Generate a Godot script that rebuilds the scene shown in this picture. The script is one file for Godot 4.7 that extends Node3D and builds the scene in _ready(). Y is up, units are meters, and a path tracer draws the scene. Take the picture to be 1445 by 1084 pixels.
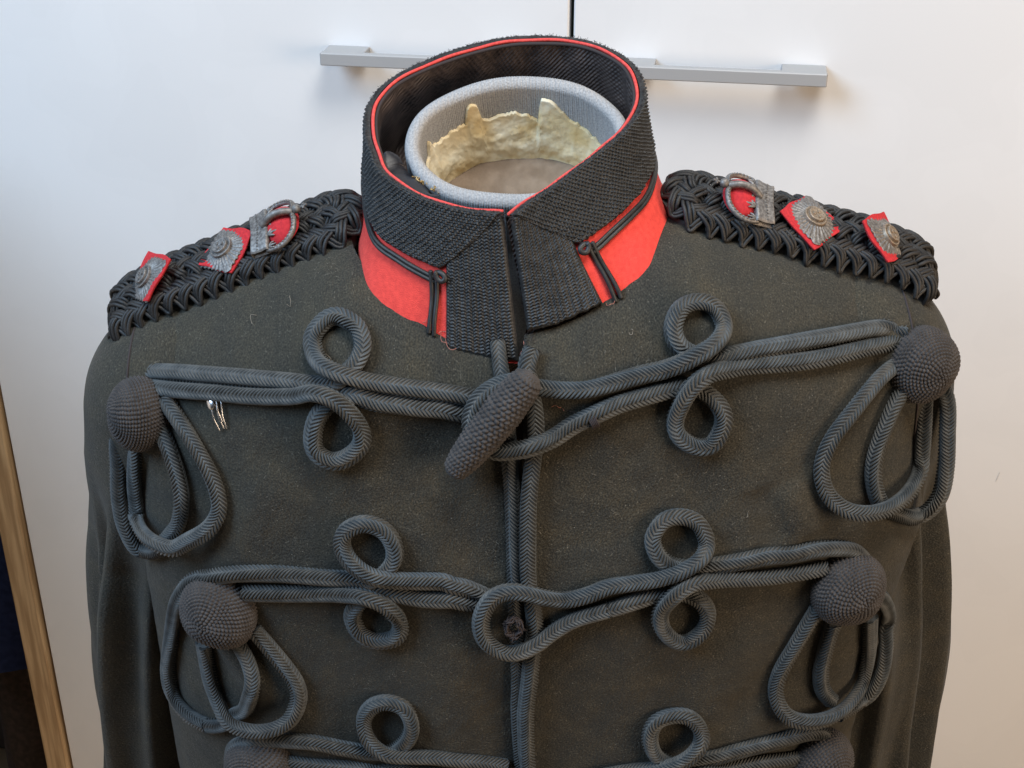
extends Node3D
# A black braided military dress jacket on a dress form, in front of white wardrobe doors.
# Lengths in metres. The jacket has its own frame: x across the chest, y up, z out of the chest.

const DISTANCE := 0.75
const PITCH := 27.8
const CLIP := -0.055          # cords near the armholes rest on the sleeve heads
const DEPTH := 0.075          # how far below the shoulder line the chest reaches its full depth

var rng := RandomNumberGenerator.new()
var M := {}
var fine := FastNoiseLite.new()
var jacket: Node3D
var base_line := PackedVector3Array()
var rim_line := PackedVector3Array()
var rim_len := 0.45

# ---------------------------------------------------------------- mesh building
class Shape:
	var v := PackedVector3Array()
	var n := PackedVector3Array()
	var ix := PackedInt32Array()

	# points p[i * nv + j]; the outer side is du x dv
	func grid(p: PackedVector3Array, nu: int, nv: int, cu := false, cv := false, flip := false) -> void:
		var at := v.size()
		v.append_array(p)
		var sgn := -1.0 if flip else 1.0
		for i in nu:
			var i0 := i - 1
			var i1 := i + 1
			if i0 < 0: i0 = nu - 1 if cu else 0
			if i1 >= nu: i1 = 0 if cu else nu - 1
			for j in nv:
				var j0 := j - 1
				var j1 := j + 1
				if j0 < 0: j0 = nv - 1 if cv else 0
				if j1 >= nv: j1 = 0 if cv else nv - 1
				var c := (p[i1 * nv + j] - p[i0 * nv + j]).cross(p[i * nv + j1] - p[i * nv + j0])
				n.append(c.normalized() * sgn if c.length_squared() > 1e-22 else Vector3.ZERO)
		# rows that shrink to a point borrow the normal next to them
		for i in nu:
			for j in nv:
				var k := at + i * nv + j
				if n[k] == Vector3.ZERO:
					var best := Vector3.ZERO
					for d in [1, -1, 2, -2]:
						if i + d >= 0 and i + d < nu: best += n[at + (i + d) * nv + j]
						if j + d >= 0 and j + d < nv: best += n[at + i * nv + j + d]
					n[k] = best.normalized() if best.length() > 0.01 else Vector3.UP
		for i in (nu if cu else nu - 1):
			var ii := (i + 1) % nu
			for j in (nv if cv else nv - 1):
				var jj := (j + 1) % nv
				var a := at + i * nv + j
				var b := at + ii * nv + j
				var c2 := at + ii * nv + jj
				var d2 := at + i * nv + jj
				if flip:
					ix.append_array(PackedInt32Array([a, b, c2, a, c2, d2]))
				else:
					ix.append_array(PackedInt32Array([a, c2, b, a, d2, c2]))

	func flat(a: Vector3, b: Vector3, c: Vector3, d: Vector3) -> void:   # a quad, outer side (b - a) x (d - a)
		var at := v.size()
		var nn := (b - a).cross(d - a).normalized()
		v.append_array(PackedVector3Array([a, b, c, d]))
		n.append_array(PackedVector3Array([nn, nn, nn, nn]))
		ix.append_array(PackedInt32Array([at, at + 2, at + 1, at, at + 3, at + 2]))

	func box(lo: Vector3, hi: Vector3, ch := 0.0) -> void:   # a box with chamfered edges
		var c := (lo + hi) / 2
		var h := (hi - lo) / 2
		for ax in 3:
			for s in [-1.0, 1.0]:
				var w := Vector3.ZERO; w[ax] = s
				var u := Vector3.ZERO; u[(ax + 1) % 3] = 1
				var t := w.cross(u)
				var hu: float = h[(ax + 1) % 3] - ch
				var ht: float = h[(ax + 2) % 3] - ch
				var o := c + w * h[ax]
				flat(o - u * hu - t * ht, o + u * hu - t * ht, o + u * hu + t * ht, o - u * hu + t * ht)
				if ch > 0:
					for q in [-1.0, 1.0]:   # one bevel towards the next axis
						var a1 := (ax + 1) % 3
						var a2 := (ax + 2) % 3
						var e := Vector3.ZERO; e[a1] = q
						var l := Vector3.ZERO; l[a2] = h[a2] - ch
						var p1 := c + w * h[ax] + e * (h[a1] - ch)
						var p2 := c + w * (h[ax] - ch) + e * h[a1]
						if (p2 - p1).cross(l).dot(w + e) > 0: flat(p1 - l, p2 - l, p2 + l, p1 + l)
						else: flat(p1 + l, p2 + l, p2 - l, p1 - l)

	# a round cord along pts
	func tube(pts: PackedVector3Array, r: float, seg := 8, taper := 1.0) -> void:
		var m := pts.size()
		if m < 2: return
		var t0 := (pts[1] - pts[0]).normalized()
		var up := Vector3.UP if absf(t0.y) < 0.9 else Vector3.RIGHT
		var side := t0.cross(up).normalized()
		var p := PackedVector3Array()
		for i in range(-1, m + 1):
			var k := clampi(i, 0, m - 1)
			var t := (pts[mini(k + 1, m - 1)] - pts[maxi(k - 1, 0)]).normalized()
			side = (side - t * side.dot(t)).normalized()
			var b := t.cross(side)
			var rr := r * lerpf(1.0, taper, float(k) / (m - 1))
			var o := pts[k]
			if i < 0 or i == m:
				o += t * (rr * (-0.5 if i < 0 else 0.5))
				rr *= 0.05
			for j in seg:
				var an := TAU * j / seg
				p.append(o + (side * cos(an) + b * sin(an)) * rr)
		grid(p, m + 2, seg, false, true)

	func mesh() -> ArrayMesh:
		var a := []
		a.resize(Mesh.ARRAY_MAX)
		a[Mesh.ARRAY_VERTEX] = v
		a[Mesh.ARRAY_NORMAL] = n
		a[Mesh.ARRAY_INDEX] = ix
		var m := ArrayMesh.new()
		m.add_surface_from_arrays(Mesh.PRIMITIVE_TRIANGLES, a)
		return m

func put(called: String, s: Shape, m: Material, parent: Node3D) -> MeshInstance3D:
	var o := MeshInstance3D.new()
	o.name = called
	o.mesh = s.mesh()
	o.material_override = m
	parent.add_child(o, true)
	return o

func thing(called: String, label: String, category: String, group := "") -> Node3D:
	var o := Node3D.new()
	o.name = called
	o.set_meta("label", label)
	o.set_meta("category", category)
	if group: o.set_meta("group", group)
	add_child(o, true)
	return o

# ---------------------------------------------------------------- curves
func interp(x: float, xs: Array, ys: Array) -> float:
	if x <= xs[0]: return ys[0]
	for i in range(1, xs.size()):
		if x <= xs[i]: return lerpf(ys[i - 1], ys[i], (x - xs[i - 1]) / (xs[i] - xs[i - 1]))
	return ys[-1]

func spline(c: PackedVector3Array, step: float) -> PackedVector3Array:   # Catmull-Rom, points about step apart
	var dense := PackedVector3Array()
	var m := c.size()
	for i in m - 1:
		var a := c[maxi(i - 1, 0)]
		var b := c[i]
		var d := c[i + 1]
		var e := c[mini(i + 2, m - 1)]
		for k in 24:
			dense.append(b.cubic_interpolate(d, a, e, k / 24.0))
	dense.append(c[m - 1])
	var out := PackedVector3Array([dense[0]])
	var gone := 0.0
	for i in range(1, dense.size()):
		var l := dense[i - 1].distance_to(dense[i])
		while gone + l >= step and l > 0:
			var f := (step - gone) / l
			var q := dense[i - 1].lerp(dense[i], f)
			out.append(q)
			dense[i - 1] = q
			l = q.distance_to(dense[i])
			gone = 0.0
		gone += l
	return out

func even(c: PackedVector3Array, count: int) -> PackedVector3Array:   # exactly count points, evenly spaced
	var d := spline(c, 0.0004)
	var out := PackedVector3Array()
	for i in count:
		out.append(d[roundi(float(i) / (count - 1) * (d.size() - 1))])
	return out

# ---------------------------------------------------------------- the shape of the chest
const SX := [0.0, 0.05, 0.085, 0.1, 0.2, 0.235, 0.27]
const SY := [0.050, 0.057, 0.059, 0.057, 0.024, 0.010, -0.026]
const YA := [-0.42, -0.32, -0.21, -0.15, -0.05, 0.0, 0.1]
const AA := [0.232, 0.234, 0.242, 0.248, 0.243, 0.236, 0.234]
const CC := [-0.020, -0.018, -0.006, 0.002, 0.004, 0.004, 0.004]
const FOLDS := [[-.200, -.145, -.165, -.20, .012, .007], [-.19, -.10, -.215, -.17, .012, -.006], [.150, -.08, .160, -.105, .012, .004], [.135, -.08, .142, -.105, .010, -.003],
	[-.10, -.02, -.085, -.11, .03, .004], [.09, .0, .10, -.09, .03, -.004], [-.04, -.09, -.05, -.25, .025, .0045], [.05, -.13, .06, -.25, .03, .004], [-.12, -.17, -.10, -.28, .025, -.004], [.12, -.19, .10, -.28, .025, .004],
	[-.05, -.03, -.03, -.10, .014, -.003], [.165, -.19, .12, -.24, .014, -.003], [-.14, -.06, -.17, -.11, .016, .004], [.03, .0, .06, -.03, .012, .0025]]

func shoulder(x: float) -> float:
	return interp(absf(x), SX, SY)

func drape(x: float, y: float) -> float:
	var d := 0.0012 * sin(21 * x + 13 * y + 1.0) + 0.001 * sin(-17 * x + 31 * y + 0.4)
	for f in FOLDS:
		var dx: float = f[2] - f[0]
		var dy: float = f[3] - f[1]
		var t := clampf(((x - f[0]) * dx + (y - f[1]) * dy) / (dx * dx + dy * dy), -0.3, 1.3)
		var ex: float = x - f[0] - t * dx
		var ey: float = y - f[1] - t * dy
		var q: float = (ex * ex + ey * ey) / (f[4] * f[4])
		if q < 7.0:
			d += f[5] * exp(-q) * clampf(1 - pow((t - 0.5) / 0.8, 4), 0, 1)
	return d

func chest(x: float, y: float) -> float:
	var h := maxf(shoulder(x) - y, 0)
	var k := 1 - minf(h / DEPTH, 1)
	var ts := sqrt(maxf(0, 1 - k * k))
	var u := minf(absf(x - interp(y, YA, CC)) / interp(y, YA, AA), 1)
	var xs := sqrt(maxf(0, 1 - u * u * u))
	return -0.1 + (0.1 + 0.010 * exp(-pow((y + 0.13) / 0.1, 2)) + drape(x, y)) * ts * xs

func rest(x: float, y: float) -> float:
	return maxf(chest(x, y), CLIP)

func rest_normal(x: float, y: float) -> Vector3:
	var e := 0.003
	return Vector3(-(rest(x + e, y) - rest(x - e, y)) / (2 * e), -(rest(x, y + e) - rest(x, y - e)) / (2 * e), 1).limit_length(2.2).normalized()

func on_chest(x: float, y: float, off := 0.0) -> Vector3:
	return Vector3(x, y, rest(x, y)) + rest_normal(x, y) * off

# ---------------------------------------------------------------- materials
func noise(freq: float, octaves := 4, seed_ := 1) -> FastNoiseLite:
	var f := FastNoiseLite.new()
	f.noise_type = FastNoiseLite.TYPE_SIMPLEX_SMOOTH
	f.frequency = freq
	f.fractal_octaves = octaves
	f.seed = seed_
	return f

func tex(freq: float, dark: Color, light: Color, size := 256, octaves := 4, seed_ := 1) -> Texture2D:
	var t := NoiseTexture2D.new()
	t.width = size; t.height = size
	t.seamless = true
	t.noise = noise(freq, octaves, seed_)
	var g := Gradient.new()
	g.set_color(0, dark.linear_to_srgb()); g.set_color(1, light.linear_to_srgb())
	g.set_offset(0, 0.25); g.set_offset(1, 0.75)
	t.color_ramp = g
	return t

func height(freq: float, size := 256, octaves := 3, seed_ := 5) -> Texture2D:
	var t := NoiseTexture2D.new()
	t.width = size; t.height = size
	t.seamless = true
	t.noise = noise(freq, octaves, seed_)
	return t

func mat(called: String, color: Color, rough: float, albedo: Texture2D = null, scale := 20.0, bump: Texture2D = null, bump_cm := 0.0) -> StandardMaterial3D:
	var m := StandardMaterial3D.new()
	m.resource_name = called
	m.albedo_color = Color.WHITE if albedo else color.linear_to_srgb()
	m.roughness = rough
	m.albedo_texture = albedo
	if bump:
		m.heightmap_enabled = true
		m.heightmap_texture = bump
		m.heightmap_scale = bump_cm
	if albedo or bump:
		m.uv1_triplanar = true
		m.uv1_scale = Vector3.ONE * scale
	M[called] = m
	return m

func sheen(m: StandardMaterial3D, much: float, tint := 0.5) -> void:
	m.rim_enabled = true
	m.rim = much
	m.rim_tint = tint

func wool_picture() -> Texture2D:   # milled wool: mottled nap, dust and short pale fibres lying on it; a quarter of a metre a side
	var n := 1024
	var im := Image.create(n, n, false, Image.FORMAT_RGB8)
	var big := noise(0.008, 3, 11).get_seamless_image(n, n)
	var mid := noise(0.05, 3, 12).get_seamless_image(n, n)
	var nap := noise(0.20, 3, 13).get_seamless_image(n, n)
	var a := big.get_data()
	var b := mid.get_data()
	var c := nap.get_data()
	var out := PackedByteArray()
	out.resize(n * n * 3)
	for i in n * n:
		var f := 0.50 + 0.28 * (a[i] / 255.0 - 0.5) + 0.25 * (b[i] / 255.0 - 0.5) + 1.7 * (c[i] / 255.0 - 0.5)
		f = clampf(f, 0, 1)
		var w := clampf((a[i] / 255.0 - 0.35) * 1.6, 0, 1)
		out[i * 3] = int(lerpf(24, 73, f) + 6 * w)
		out[i * 3 + 1] = int(lerpf(25, 70, f) + 3 * w)
		out[i * 3 + 2] = int(lerpf(22, 61, f) - 2 * w)
	im = Image.create_from_data(n, n, false, Image.FORMAT_RGB8, out)
	for k in 5200:
		var p := Vector2(rng.randf() * n, rng.randf() * n)
		var q := rng.randf_range(0.1, 0.8)
		var l := 1 if rng.randf() < 0.8 else rng.randi_range(3, 12)
		var d := Vector2.from_angle(rng.randf() * TAU)
		var col := Color(0.62, 0.6, 0.55)
		for s in l:
			d = d.rotated(rng.randf_range(-0.3, 0.3))
			p += d
			var x := posmod(int(p.x), n)
			var y := posmod(int(p.y), n)
			im.set_pixel(x, y, im.get_pixel(x, y).lerp(col, q))
			if l == 1 and k % 3 == 0:
				var x2 := (x + 1) % n
				im.set_pixel(x2, y, im.get_pixel(x2, y).lerp(col, q))
				im.set_pixel(x2, (y + 1) % n, im.get_pixel(x2, (y + 1) % n).lerp(col, q))
				im.set_pixel(x, (y + 1) % n, im.get_pixel(x, (y + 1) % n).lerp(col, q))
	return ImageTexture.create_from_image(im)

func twill_picture() -> Texture2D:
	var im := Image.create(128, 128, false, Image.FORMAT_RGB8)
	for y in 128:
		for x in 128:
			var g := 0.5 + 0.5 * sin(TAU * (x * 8.0 + y * 8.0) / 128.0)
			im.set_pixel(x, y, Color(g, g, g))
	return ImageTexture.create_from_image(im)

func knit_picture() -> Texture2D:   # fine jersey ribs
	var im := Image.create(128, 128, false, Image.FORMAT_RGB8)
	for y in 128:
		for x in 128:
			var g := absf(sin(PI * x * 16.0 / 128.0)) * (0.75 + 0.25 * sin(TAU * y * 24.0 / 128.0 + (PI if (x / 8) % 2 else 0.0)))
			im.set_pixel(x, y, Color(g, g, g))
	return ImageTexture.create_from_image(im)

func make_materials() -> void:
	var grain := height(0.25, 256, 3)
	var m := mat("wool", Color.WHITE, 0.95, wool_picture(), 4.0, height(0.25, 512, 3, 8), 0.06)
	sheen(m, 0.12)
	m = mat("cord", Color.WHITE, 0.62, tex(0.02, Color(.038, .043, .045), Color(.082, .088, .088), 512, 5, 3), 9.0, grain, 0.012)
	sheen(m, 0.12)
	m = mat("crochet", Color.WHITE, 0.85, tex(0.03, Color(.036, .032, .031), Color(.068, .060, .057), 256, 5, 4), 14.0, grain, 0.006)
	sheen(m, 0.15)
	m = mat("braid", Color.WHITE, 0.5, tex(0.03, Color(.011, .012, .013), Color(.028, .028, .028), 256, 5, 6), 14.0, grain, 0.006)
	sheen(m, 0.1)
	m = mat("plait", Color.WHITE, 0.58, tex(0.02, Color(.010, .010, .011), Color(.026, .025, .024), 256, 5, 7), 12.0, grain, 0.015)
	m = mat("thin_cord", Color.WHITE, 0.5, tex(0.05, Color(.016, .016, .017), Color(.035, .035, .035), 256, 4, 9), 14.0)
	m = mat("red_cloth", Color.WHITE, 0.9, tex(0.05, Color(.66, .048, .038), Color(.84, .070, .052), 256, 5, 10), 20.0, grain, 0.04)
	sheen(m, 0.1)
	mat("red_piping", Color.WHITE, 0.85, tex(0.1, Color(.58, .05, .045), Color(.80, .10, .085), 256, 4, 14), 16.0, grain, 0.02)
	mat("red_felt", Color.WHITE, 0.9, tex(0.08, Color(.40, .014, .022), Color(.58, .026, .032), 256, 4, 15), 24.0, grain, 0.02)
	mat("lining", Color.WHITE, 0.55, tex(0.01, Color(.035, .026, .025), Color(.090, .066, .058), 256, 4, 16), 10.0, twill_picture(), 0.06)
	M.lining.uv1_scale = Vector3.ONE * 45.0
	m = mat("jersey", Color.WHITE, 0.95, tex(0.12, Color(.26, .26, .265), Color(.47, .465, .46), 256, 5, 17), 24.0, knit_picture(), 0.02)
	sheen(m, 0.2)
	mat("foam", Color.WHITE, 0.95, tex(0.012, Color(.64, .46, .21), Color(.88, .81, .63), 256, 5, 18), 9.0, height(0.06, 256, 5, 19), 0.07)
	mat("plug", Color.WHITE, 0.9, tex(0.03, Color(.16, .115, .08), Color(.25, .19, .14), 256, 5, 20), 8.0, grain, 0.03)
	mat("white_board", Color(.80, .80, .80), 0.42, tex(0.01, Color(.765, .765, .765), Color(.79, .79, .79), 256, 3, 21), 2.0)
	mat("gasket", Color(.02, .04, .035), 0.6)
	m = mat("aluminium", Color(.40, .40, .40), 0.58, null, 30.0, height(0.2, 128, 2), 0.003)
	m.metallic = 0.2
	mat("oak", Color.WHITE, 0.6, tex(0.01, Color(.38, .24, .12), Color(.58, .40, .22), 256, 5, 22), 4.0)
	M.oak.uv1_scale = Vector3(40, 2.2, 40)
	mat("dark_board", Color(.10, .08, .07), 0.7)
	m = mat("blue_cloth", Color.WHITE, 0.95, tex(0.05, Color(.012, .022, .075), Color(.022, .036, .11), 256, 4, 23), 6.0)
	m = mat("brown_cloth", Color.WHITE, 0.95, tex(0.05, Color(.06, .045, .035), Color(.10, .07, .055), 256, 4, 24), 6.0)
	m = mat("old_silver", Color.WHITE, 0.55, tex(0.05, Color(.13, .12, .115), Color(.30, .285, .27), 256, 5, 25), 40.0, grain, 0.01)
	m.metallic = 0.55
	m = mat("bronze_disc", Color.WHITE, 0.5, tex(0.05, Color(.25, .20, .15), Color(.42, .34, .26), 256, 5, 26), 40.0, grain, 0.01)
	m.metallic = 0.6
	m = mat("bright_steel", Color(.75, .76, .78), 0.25)
	m.metallic = 1.0
	mat("black_leather", Color(.010, .010, .014), 0.4)
	m = mat("gold_thread", Color(.55, .38, .16), 0.5)
	m.metallic = 0.4
	mat("pink_thread", Color(.42, .17, .13), 0.9)
	mat("pale_thread", Color(.24, .21, .17), 0.9)
	mat("dark_thread", Color(.034, .026, .027), 0.8)
	mat("scuff", Color(.64, .64, .65), 0.8)
	mat("floor_wood", Color(.42, .28, .16), 0.5)

# ---------------------------------------------------------------- cloth of the jacket
func edge_x(y: float, right: bool) -> float:   # where each front ends at the opening
	if right: return interp(-y, [-0.02, 0.01, 0.04, 0.15, 0.28, 0.44], [0.0075, 0.006, 0.003, 0.002, -0.0085, -0.016])
	return interp(-y, [-0.02, 0.01, 0.04, 0.15, 0.28, 0.44], [-0.0055, -0.002, 0.002, 0.0015, -0.009, -0.0165])

func neck_cut(x: float) -> float:
	return 0.021 + 4.7 * x * x

func front_panel(right: bool) -> Shape:
	var s := Shape.new()
	var nu := 150
	var n1 := 50
	var nv := n1 + 170
	var p := PackedVector3Array()
	for i in range(-1, nu):
		var u := float(maxi(i, 0)) / (nu - 1)
		for j in nv:
			var h := DEPTH * (1 - cos(PI / 2 * j / n1)) if j <= n1 else DEPTH + (j - n1) * 0.0026
			var y := 0.05 - h
			var x := 0.0
			for it in 3:
				var c := interp(y, YA, CC)
				var a := interp(y, YA, AA)
				var e := edge_x(y, right)
				x = e + ((c + a if right else c - a) - e) * sin(u * PI / 2)
				y = shoulder(x) - h
			if absf(x) < 0.088: y = minf(y, neck_cut(x))
			var z := chest(x, y)
			z += 0.0006 * fine.get_noise_2d(x * 1400, y * 1400) + 0.00025 * fine.get_noise_2d(x * 4200, y * 4200)
			if right: z += 0.003 * exp(-maxf(0, x - edge_x(y, true)) / 0.02)
			if i < 0:   # the edge turns in
				z -= 0.009
				x += 0.002 if right else -0.002
			p.append(Vector3(x, y, z))
	s.grid(p, nu + 1, nv, false, false, right)
	return s

func back_panel() -> Shape:
	var s := Shape.new()
	var nu := 80
	var nv := 80
	var p := PackedVector3Array()
	for i in nu:
		var q := sin((float(i) / (nu - 1) - 0.5) * PI)
		for j in nv:
			var w := float(j) / (nv - 1)
			var h := DEPTH * (1 - cos(PI / 2 * minf(w / 0.35, 1))) + maxf(0, w - 0.35) * 0.62
			var y := -h
			var x := 0.0
			for it in 3:
				x = interp(y, YA, CC) + interp(y, YA, AA) * q
				y = shoulder(x) + 0.040 * exp(-pow(x / 0.07, 4)) * (1 if j > 2 else 0) - h
			var k := 1 - minf(h / DEPTH, 1)
			var u := absf(q)
			if Vector2(x / 0.086, 0.8 - 0.9 * sqrt(maxf(0, 1 - k * k))).length() < 1.0: y = minf(y, 0.03)
			p.append(Vector3(x, y, -0.1 - 0.085 * sqrt(maxf(0, 1 - k * k)) * sqrt(maxf(0, 1 - u * u * u))))
	s.grid(p, nu, nv, false, false, false)
	return s

func sleeve_ring(sd: float, y: float) -> PackedFloat64Array:   # centre x and z, half width, half depth
	return PackedFloat64Array([sd * interp(-y, [-0.03, 0.0, 0.03, 0.08, 0.15, 0.32, 0.44], [0.186, 0.197, 0.202, 0.212, 0.219, 0.232, 0.238]) + interp(-y, [0.04, 0.12, 0.42], [0.0, -0.004, -0.026]) + (0.021 * smoothstep(0.1, 0.3, -y) if sd > 0 else -0.004 * smoothstep(0.03, 0.15, -y) - 0.015 * smoothstep(0.1, 0.3, -y)),
		interp(-y, [-0.03, 0.04, 0.1, 0.16, 0.35], [-0.088, -0.092, -0.112, -0.138, -0.160]),
		interp(-y, [-0.03, 0.04, 0.15, 0.44], [0.050, 0.056, 0.054, 0.050]),
		interp(-y, [-0.03, 0.04, 0.15, 0.44], [0.050, 0.055, 0.060, 0.058])])

func sleeve(sd: float) -> Shape:
	var s := Shape.new()
	var n0 := 24
	var nt := n0 + 120
	var seg := 112
	var p := PackedVector3Array()
	var shift := -0.5 if sd < 0 else 0.5
	for i in nt:
		var k := 1.0
		var y := 0.0
		if i < n0:
			var an := PI / 2 * i / n0
			k = sin(an)
			y = -0.032 + 0.054 * cos(an)
		else:
			y = -0.032 - (i - n0) * 0.0034
		var q := sleeve_ring(sd, y)
		var cx := q[0]
		var cz := q[1]
		var rx := q[2]
		var rz := q[3]
		var grow := smoothstep(0.06, 0.20, -y)
		for j in seg:
			var a := TAU * j / seg
			var fold := 0.0065 * sin(4 * a + 5.0 * y * sd + 1.9 + shift) + 0.0035 * sin(7 * a - 9.0 * y + 0.6 + shift * 3) + 0.0015 * sin(13 * a + 30 * y)
			# sharp drag lines fall from the armhole on the outer front
			for f in [[1.00, 0.13, 0.012], [0.50, 0.10, 0.008], [1.50, 0.11, 0.010], [2.0, 0.14, 0.008]]:
				var da: float = wrapf(a - (f[0] - 0.25 * y), -PI, PI) / f[1]
				fold += f[2] * exp(-da * da)
			var r := 1.0 + fold / 0.055 * grow
			p.append(Vector3(cx + sd * cos(a) * rx * k * r, y, cz + sin(a) * rz * k * r))
	s.grid(p, nt, seg, false, true, sd > 0)
	return s

# ---------------------------------------------------------------- herringbone braided cord lying on the chest
func braid_cord(ctrl: Array, r := 0.0045, twist := 0.0, sink := 0.85) -> Shape:
	var c := PackedVector3Array()
	for i in range(0, ctrl.size(), 3):
		c.append(Vector3(ctrl[i] * 0.0001, ctrl[i + 1] * 0.0001, ctrl[i + 2] * 0.0012))
	var flatc := spline(c, 0.002)
	var pts := PackedVector3Array()
	for q in flatc:
		pts.append(on_chest(q.x, q.y, r * sink + q.z))
	var step := 0.0004
	pts = spline(pts, step)
	var m := pts.size()
	var seg := 20
	var pitch := 0.0024
	# frames along the cord
	var nn := PackedVector3Array()
	var bb := PackedVector3Array()
	var flatten := PackedVector3Array()
	var up := Vector3.BACK
	for k in m:
		var t := (pts[mini(k + 1, m - 1)] - pts[maxi(k - 1, 0)]).normalized()
		if k % 6 == 0: up = rest_normal(pts[k].x, pts[k].y)
		var n := (up - t * up.dot(t)).normalized()
		var side := t.cross(n)
		var s := k * step
		var tw := twist + 0.40 * sin(s * 23.0 + ctrl[0]) + 0.12 * sin(s * 71.0 + ctrl[1])
		nn.append(n * cos(tw) + side * sin(tw))
		bb.append(side * cos(tw) - n * sin(tw))
		flatten.append(n)
	var ca := []
	var sa := []
	var lag := []
	var hump := []
	for j in seg:
		var a := TAU * j / seg
		ca.append(cos(a)); sa.append(sin(a))
		var col := int(a / (TAU / 4) + 0.001)
		var q := clampf(a / (TAU / 4) - col, 0.0, 1.0)
		lag.append((q if col % 2 == 1 else 1.0 - q) * 2.7 * pitch / step)
		hump.append(pow(sin(PI * clampf(q, 0.06, 0.94)), 0.45))
	var first := -1
	var rows := m + int(2.7 * pitch / step) + 2
	var p := PackedVector3Array()
	p.resize((rows + 2) * seg)
	var at := 0
	for i in range(first, rows + 1):
		var f := absf(sin(PI * i * step / pitch))
		f = pow(f, 0.8)
		for j in seg:
			var g := clampf(i - lag[j], 0, m - 1.001)
			var k := int(g)
			var o := pts[k].lerp(pts[k + 1], g - k)
			var q: float = r * (0.68 + 0.41 * f * hump[j])
			if i == first or i == rows: q = r * 0.05
			var dv: Vector3 = (nn[k] * ca[j] + bb[k] * sa[j]) * q
			p[at] = o + dv - flatten[k] * (0.16 * dv.dot(flatten[k]))
			at += 1
	var sh := Shape.new()
	sh.grid(p, rows + 2, seg, false, true)
	return sh

# ---------------------------------------------------------------- crocheted knots
func knot(center: Vector3, axis: Vector3, rx: float, ry: float, tall: float, seed_: int) -> Shape:
	var n := axis.normalized()
	var b := (Vector3.UP - n * n.y).normalized()
	var a := b.cross(n)
	var nth := 126
	var nph := 250
	var p := PackedVector3Array()
	for i in nth:
		var th := PI * 0.80 * i / (nth - 1)
		var row := th * 0.0205 / 0.0020
		var ri := int(row)
		var rf := row - ri
		var mid := (ri + 0.5) * 0.0020 / 0.0205
		var cnt := maxi(5, roundi(TAU * sin(minf(mid, PI / 2)) * 0.0205 / 0.0023))
		for j in nph:
			var ph := TAU * j / nph
			var st := ph / TAU * cnt + ri * 0.5 + 0.35 * sin(ri * 2.1 + seed_)
			var sf := st - floorf(st)
			var lobe := absf(sin(PI * sf + 0.5 * (rf - 0.5)))
			var bump := sqrt(lobe) * sqrt(sin(PI * clampf(rf, 0.03, 0.97)))
			var k := 1.0 - 0.07 + 0.105 * bump + 0.028 * sin(3 * ph + seed_) * sin(2 * th) + 0.02 * sin(2 * ph + seed_ * 3) * sin(th)
			var q := sin(th)
			p.append(center + (a * cos(ph) * rx + b * sin(ph) * ry) * q * k + n * cos(th) * tall * k)
	var s := Shape.new()
	s.grid(p, nth, nph, false, true)
	return s

func toggle_shape(p0: Vector3, p1: Vector3, up: Vector3) -> Shape:
	var t := (p1 - p0).normalized()
	var n := (up - t * up.dot(t)).normalized()
	var b := t.cross(n)
	var l := p0.distance_to(p1)
	var nl := 150
	var ns := 120
	var p := PackedVector3Array()
	for i in nl:
		var w := float(i) / (nl - 1)
		var d := l * w
		var r := interp(w, [0.0, 0.015, 0.05, 0.12, 0.35, 0.6, 0.85, 0.95, 0.985, 1.0], [0.0005, 0.0048, 0.0078, 0.0092, 0.0106, 0.0101, 0.0082, 0.0066, 0.0042, 0.0005])
		var row := d / 0.0026
		var ri := int(row)
		var rf := row - ri
		for j in ns:
			var a := TAU * j / ns
			var st := a / TAU * 20 + 0.5 * ri + 0.35 * (rf - 0.5) * (1 if ri % 2 else -1)
			var sf := st - floorf(st)
			var bump := sqrt(sin(PI * clampf(sf, 0.02, 0.98))) * sqrt(sin(PI * clampf(rf, 0.03, 0.97)))
			var k := r * (0.88 + 0.19 * bump)
			p.append(p0 + t * d + (n * cos(a) + b * sin(a)) * k)
	var s := Shape.new()
	s.grid(p, nl, ns, false, true)
	return s

# ---------------------------------------------------------------- collar
func collar(s: float, v: float, off := 0.0) -> Vector3:
	var n := base_line.size() - 1
	var f := clampf(s, 0, 1) * n
	var i := mini(int(f), n - 1)
	var b := base_line[i].lerp(base_line[i + 1], f - i)
	var t := rim_line[i].lerp(rim_line[i + 1], f - i)
	var i0 := maxi(i - 2, 0)
	var i1 := mini(i + 3, n)
	var along := (base_line[i1] - base_line[i0]).lerp(rim_line[i1] - rim_line[i0], v)
	var nn := along.cross(t - b).normalized()
	return b.lerp(t, v) + nn * (off - 0.0024 * sin(PI * clampf(v, 0, 1)) * smoothstep(0.03, 0.16, minf(s, 1 - s)))

func knit(a: float, b: float, p := 0.0027, q := 0.0017) -> float:
	var c := a / p
	var f := c - floorf(c)
	return pow(sin(PI * f), 0.6) * (0.5 + 0.5 * cos(TAU * (b / q + absf(f - 0.5) * 1.3)))

func basket(a: float, b: float, p := 0.0015) -> float:
	var u := a / p
	var v := b / p
	var f := 1.0 if (int(floorf(u)) + int(floorf(v))) % 2 == 0 else 0.35
	return f * sqrt(absf(sin(PI * u) * sin(PI * v)))

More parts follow.
